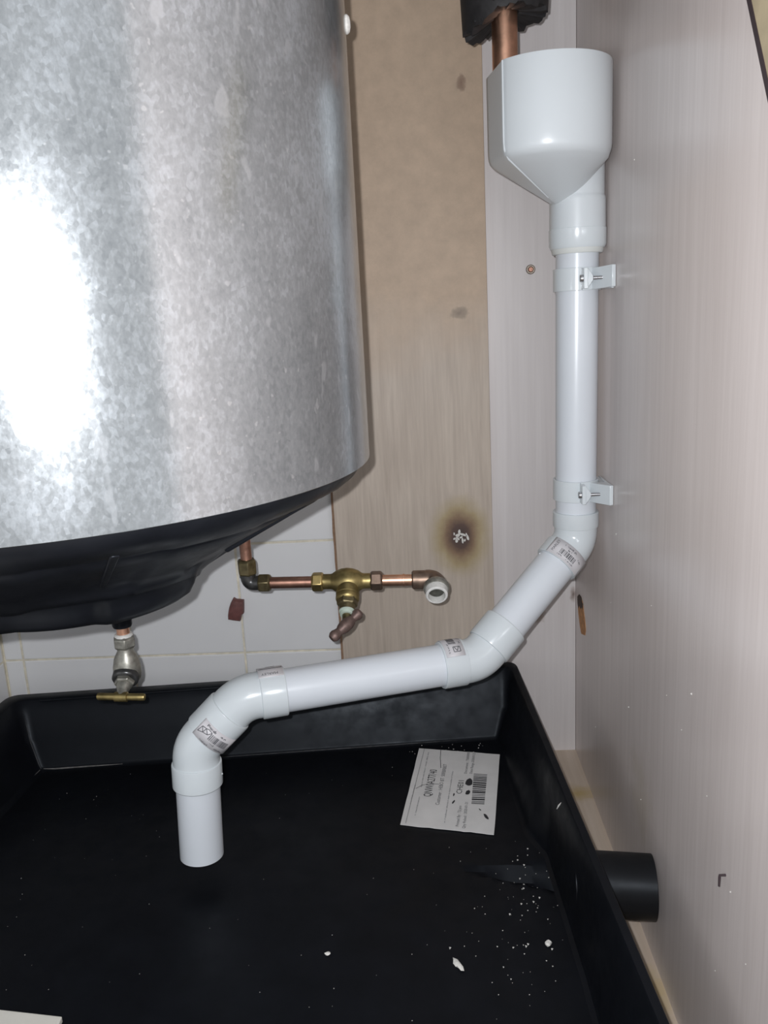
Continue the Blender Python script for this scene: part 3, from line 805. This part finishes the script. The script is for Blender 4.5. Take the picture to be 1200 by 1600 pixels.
# ================================================================== PIPE CLIPS
def make_clip(zc, label):
    ax = T0.lerp(A, (T0.z - zc) / (T0.z - A.z)); ax.z = zc
    c = thing('pipe_clip', label, 'pipe clip', (XR, ax.y, zc), 'white clips holding the waste pipe to the right panel')
    h = .0110
    mb = MB()
    t0, t1 = math.radians(-88), math.radians(-88 + 358)
    n = 60; r0, r1 = RP + .0002, RP + .0026
    rg = []
    for i in range(n + 1):
        t = t1 - (t1 - t0) * i / n; cx, sy = math.cos(t), math.sin(t)
        rg.append([ax + V((r0 * cx, r0 * sy, -h)), ax + V((r1 * cx, r1 * sy, -h)), ax + V((r1 * cx, r1 * sy, h)), ax + V((r0 * cx, r0 * sy, h))])
    mb.rings(rg, True, True)
    build('band', mb, 'pvc_fitting', c, ang=40, bevel=.0004)
    # foot plate against the wall, reaching forward of the pipe
    mb = MB()
    mb.prism([V((ax.x + .009, ax.y - .0195, zc - h * .95)), V((XR - .0003, ax.y - .0215, zc - h * .95)), V((XR - .0003, ax.y - .0465, zc - h * .85)), V((XR - .0040, ax.y - .0475, zc - h * .85)), V((ax.x + .013, ax.y - .0265, zc - h * .95))],
             (0, 0, 0), (0, 0, 2 * h * .93))
    mb.box((XR - .0030, ax.y - .040, zc - h * .95), (XR - .0003, ax.y + .014, zc + h * .91))
    build('foot', mb, 'pvc_fitting', c, ang=30, bevel=.0006)
    # wedge shaped lug and its screw
    yl = ax.y - .0345
    bx = ax.x + .0008
    mb = MB().prism([V((bx - .0012, yl + .0105, zc - .0098)), V((bx - .0012, yl + .0105, zc + .0098)), V((bx - .0012, yl - .003, zc + .0098)), V((bx - .0012, yl - .003, zc - .0098))], (0, 0, 0), (.0040, 0, 0))
    mb.rings([[V((bx + .0028, yl - .003, zc - .0090)), V((bx + .0028, yl + .008, zc - .0090)), V((bx + .0028, yl + .008, zc + .0090)), V((bx + .0028, yl - .003, zc + .0090))],
              [V((bx + .0078, yl - .0026, zc - .0022)), V((bx + .0078, yl + .0026, zc - .0022)), V((bx + .0078, yl + .0026, zc + .0022)), V((bx + .0078, yl - .0026, zc + .0022))]])
    build('lug', mb, 'pvc_fitting', c, ang=30, bevel=.0005)
    mb = MB().lathe([(0, .0028), (.0006, .0036), (.0030, .0038), (.0034, .0030)], (bx - .0048, yl, zc), (1, 0, 0), 18)
    build('screw_head', mb, 'steel', c)
    prof = [(.002, .0019)]
    for k in range(27): prof += [(.0024 + k * .00095, .0016), (.0024 + k * .00095 + .00048, .0020)]
    mb = MB().lathe(prof, (bx, yl, zc), (1, .02, 0), 14)
    build('screw', mb, 'steel', c, ang=80)
    return c
make_clip(.6115, 'white plastic clip with screw holding the pipe just below the funnel')
make_clip(.3960, 'white plastic clip with screw holding the pipe just above its first bend')

# ================================================================== DRIP TRAY
tr = thing('drip_tray', 'large black moulded plastic drip tray on the floor under the water heater', 'tray', (-.2, -.4, 0))
ZRIM, ZFL = .135, .047
# corner points listed anticlockwise from back left: outline carries extra points on the right side for the outlet bay
def outline(bl, br, r1, r2, r3, fr, fl_):
    return [V((p[0], p[1], 0)) for p in (bl, br, r1, r2, r3, fr, fl_)]
def loop(pts, z, n=6, rad=.012):
    out = []; k = len(pts)
    for i in range(k):
        p = pts[i]; a = (pts[i - 1] - p); b = (pts[(i + 1) % k] - p)
        ra = min(rad, a.length * .4, b.length * .4)
        p0 = p + a.normalized() * ra; p2 = p + b.normalized() * ra
        for j in range(n + 1):
            s = j / n; q = p0 * (1 - s) ** 2 + p * 2 * s * (1 - s) + p2 * s * s
            out.append(V((q.x, q.y, z if not callable(z) else z(q.x, q.y))))
    return out
def lerp2(a, b, s): return (a[0] + (b[0] - a[0]) * s, a[1] + (b[1] - a[1]) * s)
OBL, OBR, OFR, OFL = (-.5435, -.0645), (.1142, -.0095), (.1535, -.755), (-.585, -.765)
def side(s0, off): # point along the outer right side
    p = lerp2(OBR, OFR, s0); return (p[0] - off * .45, p[1])
def O(off, zoff=0):
    return outline((OBL[0] + off, OBL[1] - off), (OBR[0] - off * .45, OBR[1] - off), side(.30, off), side(.40, off), side(.60, off), (OFR[0] - off * .45, OFR[1] + off), (OFL[0] + off, OFL[1] + off))
R_ = []
R_.append(loop(O(.040), .012, rad=.03))
R_.append(loop(O(.020), .10, rad=.03))
R_.append(loop(O(.0045), .1255, rad=.02))
R_.append(loop(O(-.0006), .1265, rad=.016))
R_.append(loop(O(-.0006), ZRIM - .0022, rad=.016))
R_.append(loop(O(.0020), ZRIM, rad=.016))
R_.append(loop(O(.016), ZRIM, rad=.016))
R_.append(loop(O(.0185), ZRIM - .0015, rad=.016))
R_.append(loop(O(.0215), ZRIM - .011, rad=.016))
inner = lambda dbl, dbr, j1, j2, j3, dfr: outline(dbl, dbr, j1, j2, j3, dfr, (-.548, -.72))
R_.append(loop(inner((-.5165, -.0900), (.1025, -.0360), (.1150, -.245), (.1175, -.285), (.1265, -.46), (.138, -.72)), ZRIM - .016, rad=.012))
R_.append(loop(inner((-.5120, -.0940), (.1000, -.0410), (.1125, -.243), (.1165, -.287), (.1250, -.46), (.134, -.72)), .0860, rad=.010))
R_.append(loop(inner((-.5085, -.0950), (.0965, -.0440), (.1090, -.243), (.1165, -.287), (.1240, -.46), (.131, -.72)), .0830, rad=.008))
R_.append(loop(inner((-.5000, -.0985), (.0865, -.0510), (.0985, -.252), (.1130, -.291), (.1200, -.46), (.123, -.71)), ZFL + .004, rad=.006))
R_.append(loop(inner((-.4965, -.1010), (.0845, -.0535), (.0965, -.254), (.1120, -.293), (.1185, -.46), (.121, -.705)), ZFL + .0004, rad=.006))
R_.append(loop(inner((-.4900, -.1060), (.0800, -.0590), (.0920, -.260), (.1080, -.299), (.1140, -.46), (.115, -.70)), ZFL - .0006, rad=.006))
mb = MB().rings(R_, False, False)
shell = build('shell', mb, 'tray', tr, ang=50)
shell['label'] = 'black tray walls and rim'
# floor with a shallow channel running to the outlet
mb = MB(); nx, ny = 150, 110
ap_ = V((.017, -.3123)); e0 = V((.088, -.3080)); e1 = V((.112, -.3484))
x0, x1, y0, y1 = -.506, .126, -.715, -.046
def xs(i): return x0 + (x1 - x0) * i / nx
ysl = [y1 + (y0 - y1) * j / ny for j in range(ny + 1)]
def fz(x, y):
    z = ZFL - .0004
    s = (x - ap_.x) / (.11 - ap_.x)
    if s > 0:
        s = min(s, 1.15)
        yc = -.3123 + (-.326 + .3123) * s; hw = .021 * s + .0005
        d = abs(y - yc) / hw
        z -= .020 * s * max(0, 1 - d)
    # faint creases
    z += .0005 * math.sin(x * 23 + y * 9) * .6
    return z
fv = [(xs(i), yv, fz(xs(i), yv)) for yv in ysl for i in range(nx + 1)]
ff = [(j * (nx + 1) + i, (j + 1) * (nx + 1) + i, (j + 1) * (nx + 1) + i + 1, j * (nx + 1) + i + 1) for j in range(ny) for i in range(nx)]
mb.add(fv, ff)
# keep only what lies inside the walls
poly = loop(inner((-.5010, -.0980), (.0875, -.0490), (.0995, -.250), (.1145, -.289), (.1210, -.46), (.123, -.715)), 0, 2, .006)
def inside(x, y):
    c = False; k = len(poly)
    for i in range(k):
        a, b = poly[i], poly[i - 1]
        if (a.y > y) != (b.y > y) and x < (b.x - a.x) * (y - a.y) / (b.y - a.y) + a.x: c = not c
    return c
keep = [f for f in mb.f if inside(sum(mb.v[i].x for i in f) / 4, sum(mb.v[i].y for i in f) / 4)]
mb.f = keep; mb.mi = [0] * len(keep)
fl_o = build('tray_floor', mb, 'tray', tr, ang=25)
# ridge lines moulded along the back rim
mb = MB().sweep([V((OBL[0] + .05, OBL[1] - .020, ZRIM - .0005)), V((OBR[0] - .03, OBR[1] - .0185, ZRIM - .0005))], .0012, 8)
build('rim_bead', mb, 'tray', tr)
# outlet spout
mb = MB().sweep([V((.1235, -.3735, .0755)), V((.1925, -.3815, .0745)), V((.1925, -.3815, .0745)), V((.150, -.3765, .075))], [.0282, .0282, .0258, .0258], 48, fixed=V((1, -.1, -.01)).normalized())
sp_ = build('outlet_spout', mb, 'outlet', tr); sp_['label'] = 'round black outlet pipe poking out towards the right wall'
# chalky scuffs in the left creases; painted highlights at back and right
def scuff_glint_line(pts, w=.0006, mat='grime'):
    build('scuff_glint_line', MB().sweep(pts, [w * .4] + [w] * (len(pts) - 2) + [w * .3], 6), mat, tr)
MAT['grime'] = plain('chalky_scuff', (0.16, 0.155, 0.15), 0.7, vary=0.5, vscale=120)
MAT['grime_glint_dim'] = plain('dull_scuff_glint', (0.045, 0.046, 0.05), 0.6, vary=0.6, vscale=90)  # grey shared by the left corner scuff and the painted back highlight
scuff_glint_line([V((-.5105, -.0955, .113)), V((-.5072, -.0975, .085)), V((-.4995, -.1000, .054)), V((-.4965, -.1015, .0478))], .0007, 'grime_glint_dim')
scuff_glint_line([V((-.4985, -.1000, .0485)), V((-.4800, -.1000, .0480)), V((-.4400, -.0965, .0480)), V((-.395, -.0925, .0478))], .0009, 'grime')
scuff_glint_line([V((-.4975, -.1010, .0485)), V((-.5020, -.1350, .0480)), V((-.5040, -.175, .0478))], .0010, 'grime')
scuff_glint_line([V((-.30, -.0850, .0478)), V((-.15, -.0722, .0478)), V((.0, -.0595, .0478)), V((.068, -.0540, .0478))], .0008, 'grime_glint_dim')  # painted highlight: grey strip along the back floor crease
scuff_glint_line([V((.1175, -.3190, .1150)), V((.1190, -.3210, .1200)), V((.1215, -.3225, .1245))], .0008, 'crumb')  # painted glint: short white strip high on the right tray wall

# label on the tray floor
zl_ = ZFL + .0010
TL, TR, BR, BL = V((-.0166, -.0747, zl_)), V((.0838, -.0954, zl_)), V((.0614, -.2590, zl_)), V((-.0379, -.2372, zl_))
mb = MB(); ed = []
rnd = random.Random(11)
def along(p, q, k, j): return [p.lerp(q, i / k) + V((rnd.uniform(-j, j), rnd.uniform(-j, j), 0)) for i in range(k)]
ed = along(TL, TR, 12, .0003) + along(TR, BR, 8, .0002) + along(BR, BL, 16, .0006) + along(BL, TL, 10, .0002)
c0 = sum(ed, V()) / len(ed)
mb.rings([[p + V((0, 0, -.0008)) for p in ed], ed], True, True)
lab = build('paper_label', mb, 'paper', tr, ang=20, smooth=False)
lab['label'] = 'torn white printed label with barcode on the tray floor'
pf = lambda x, y: V((x, y, zl_ + .0003))
for (txt, p, q, h, mt) in (('QNW/A277/40', (-.0038, -.1859), (.0051, -.1281), .0095, 'ink'), ('CHE01', (.0315, -.1815), (.0360, -.1537), .0068, 'ink'),
                           ('Customer : HEBO BT  50RBRBET', (.0051, -.2027), (.0173, -.1159), .0046, 'ink_grey'), ('Printed By : TjLynn', (.0249, -.2441), (.0302, -.2055), .0036, 'ink_grey'),
                           ('Qty Picked : 2020-01-21', (.0316, -.2479), (.0377, -.1989), .0034, 'ink_grey'), ('Document : T0000001', (.0400, -.1386), (.0472, -.0871), .0034, 'ink_grey'),
                           ('Date Range 2020/01/21', (.0465, -.1389), (.0539, -.0903), .0034, 'ink_grey')):
    mb = MB(); text2d(mb, txt, p, q, h, pf)
    build('lettering', mb, mt, lab, fixn=False, smooth=False)
mb = MB()
dashes2d(mb, (.0104, -.2386), (.0244, -.1317), .0016, pf, seed=31)
line2d(mb, (-.0322, -.2357), (-.0099, -.0765), .0006, pf)
dashes2d(mb, (-.027, -.200), (-.021, -.160), .0014, pf, seed=32)
dashes2d(mb, (-.014, -.165), (-.004, -.085), .0016, pf, seed=33)
dashes2d(mb, (-.0215, -.222), (-.016, -.185), .0014, pf, seed=34)
build('fine_print', mb, 'ink_faint', lab, fixn=False, smooth=False)
# barcode bars lie across the sheet
rnd = random.Random(2); mb = MB(); s = 0.0
b0, b1, b2, b3 = V((.0413, -.2021)), V((.0484, -.1382)), V((.0556, -.2038)), V((.0642, -.1411))
while s < 1:
    w = rnd.choice((.018, .03, .045)); p, q = b0.lerp(b1, s), b2.lerp(b3, s); p2, q2 = b0.lerp(b1, min(1, s + w)), b2.lerp(b3, min(1, s + w))
    mb.add([pf(*p), pf(*q), pf(*q2), pf(*p2)], [(0, 1, 2, 3)]); s += w + rnd.choice((.015, .022, .03))
build('barcode', mb, 'ink', lab, fixn=False, smooth=False)
mb = MB()
for (cx, cy, a, b, r) in ((.0418, -.1573, .0042, .0085, -.2), (.0388, -.1794, .0026, .0050, -.3), (.0556, -.2274, .0017, .0055, .3), (.0214, -.1977, .0010, .004, -.4), (.0225, -.183, .0009, .003, -.2), (.050, -.214, .0008, .002, .5)):
    rg = [];
    for k in range(12):
        t = 2 * PI * k / 12; q = rnd.uniform(.8, 1.15); x, y = a * math.cos(t) * q, b * math.sin(t) * q
        rg.append(V((cx + x * math.cos(r) - y * math.sin(r), cy + x * math.sin(r) + y * math.cos(r), zl_ + .0004)))
    mb.add(rg, [tuple(range(12))])
    build('scuff', mb, 'ink', lab, fixn=False, smooth=False); mb = MB()
for stroke in ([(-.0212, -.1680), (-.0129, -.1609), (-.003, -.1590), (.0064, -.1600)], [(.0109, -.0792), (.0095, -.1000), (.0095, -.1242)]):
    mb = MB()
    for p, q in zip(stroke, stroke[1:]): line2d(mb, p, q, .0007, pf)
    build('pen_stroke', mb, 'ink', lab, fixn=False, smooth=False)

# cream card in the tray
mb = MB().prism([V((-.3050, -.4925, ZFL)), V((-.2930, -.70, ZFL)), V((-.46, -.70, ZFL)), V((-.46, -.4702, ZFL))], (0, 0, .0004), (0, 0, .0055))
tag(build('cream_card', mb, 'cream', loc=(-.38, -.55, ZFL), smooth=False, bevel=.0008), 'cream card lying at the near left of the black tray', 'card')

# ================================================================== CRUMBS
def flake(c, size, seed, flat=.25):
    rnd = random.Random(seed); mb = MB(); n = 9
    rings = []
    for (z, s) in ((0, .9), (flat * .5, 1.0), (flat, .6)):
        rings.append([V(c) + V((math.cos(2 * PI * k / n) * size[0] * s * rnd.uniform(.6, 1.2), math.sin(2 * PI * k / n) * size[1] * s * rnd.uniform(.6, 1.2), z * size[0])) for k in range(n)])
    return mb.rings(rings)
f = build('paint_flake', flake((.0139, -.4384, ZFL + .0003), (.0030, .0085), 5, .5), 'crumb', loc=(.0139, -.4384, ZFL)); tag(f, 'largest white paint flake lying on the near tray floor', 'flake', 'paint flakes in the tray')
f.rotation_euler = (0, 0, .5)
f = build('paint_flake', flake((.0937, -.4174, ZFL + .0003), (.0036, .0036), 8, .8), 'crumb', loc=(.0937, -.4174, ZFL)); tag(f, 'round pale plaster crumb by the right tray wall below the outlet', 'flake', 'paint flakes in the tray')
f = build('paint_flake', flake((-.0985, -.4245, ZFL + .0003), (.0030, .0024), 9, .5), 'crumb', loc=(-.0985, -.4245, ZFL)); tag(f, 'small dull crumb on the tray floor near the bottom edge of view', 'flake', 'paint flakes in the tray')
mb = MB(); rnd = random.Random(21)
def speck(c, s, nrm='z'):
    r = s; a = [V(c) + V((rnd.uniform(-r, r), rnd.uniform(-r, r), 0 if nrm == 'z' else rnd.uniform(-r, r))) for _ in range(3)]
    if nrm == 'x':
        a = [V((c[0], c[1] + math.cos(t) * r, c[2] + math.sin(t) * r)) for t in (0, 2.1, 4.2)]; tip = V(c) + V((-r * .8, 0, 0))
    else:
        a = [V((c[0] + math.cos(t) * r, c[1] + math.sin(t) * r * rnd.uniform(.6, 1.6), c[2])) for t in (0.3, 2.3, 4.4)]; tip = V(c) + V((0, 0, r * .9))
    mb.add(a + [tip], [(0, 1, 2), (0, 1, 3), (1, 2, 3), (2, 0, 3)])
for _ in range(110):
    x = rnd.gauss(.085, .03); y = rnd.gauss(-.39, .06)
    if x > .110 or y > -.1 or y < -.6: continue
    speck((x, y, fz(x, y) + .0001), rnd.choice((.0003, .0004, .0006, .0008, .0012)))
for _ in range(90):
    x = rnd.uniform(-.45, .08); y = rnd.uniform(-.55, -.11)
    if -.04 < x < .085 and -.26 < y < -.07: continue
    speck((x, y, fz(x, y) + .0001), rnd.choice((.0003, .0004, .0005)))
for _ in range(26):
    x = rnd.uniform(-.03, .07); y = rnd.uniform(-.09, -.065)
    speck((x, y, fz(x, y) + .0001), rnd.choice((.0004, .0006, .0010)))
tag(build('plaster_crumbs', mb, 'crumb', loc=(0, -.3, ZFL), smooth=False), 'scattered white plaster specks over the black tray floor', 'crumbs', kind='stuff')
mb = MB()
for (y, z) in ((-.2685, .705), (-.43, .79), (-.33, .13), (-.40, .27), (-.44, .26), (-.46, .30), (-.35, .33), (-.55, .2), (-.58, .17), (-.60, .10), (-.20, .28), (-.22, .36), (-.28, .20), (-.50, .24), (-.13, .10), (-.53, .12)):
    speck((XR - .0001, y, z), rnd.choice((.0006, .0008, .0011)), 'x')
tag(build('paint_specks', mb, 'crumb', loc=(XR, -.4, .3), smooth=False), 'tiny white paint specks on the right laminate panel', 'specks', kind='stuff')
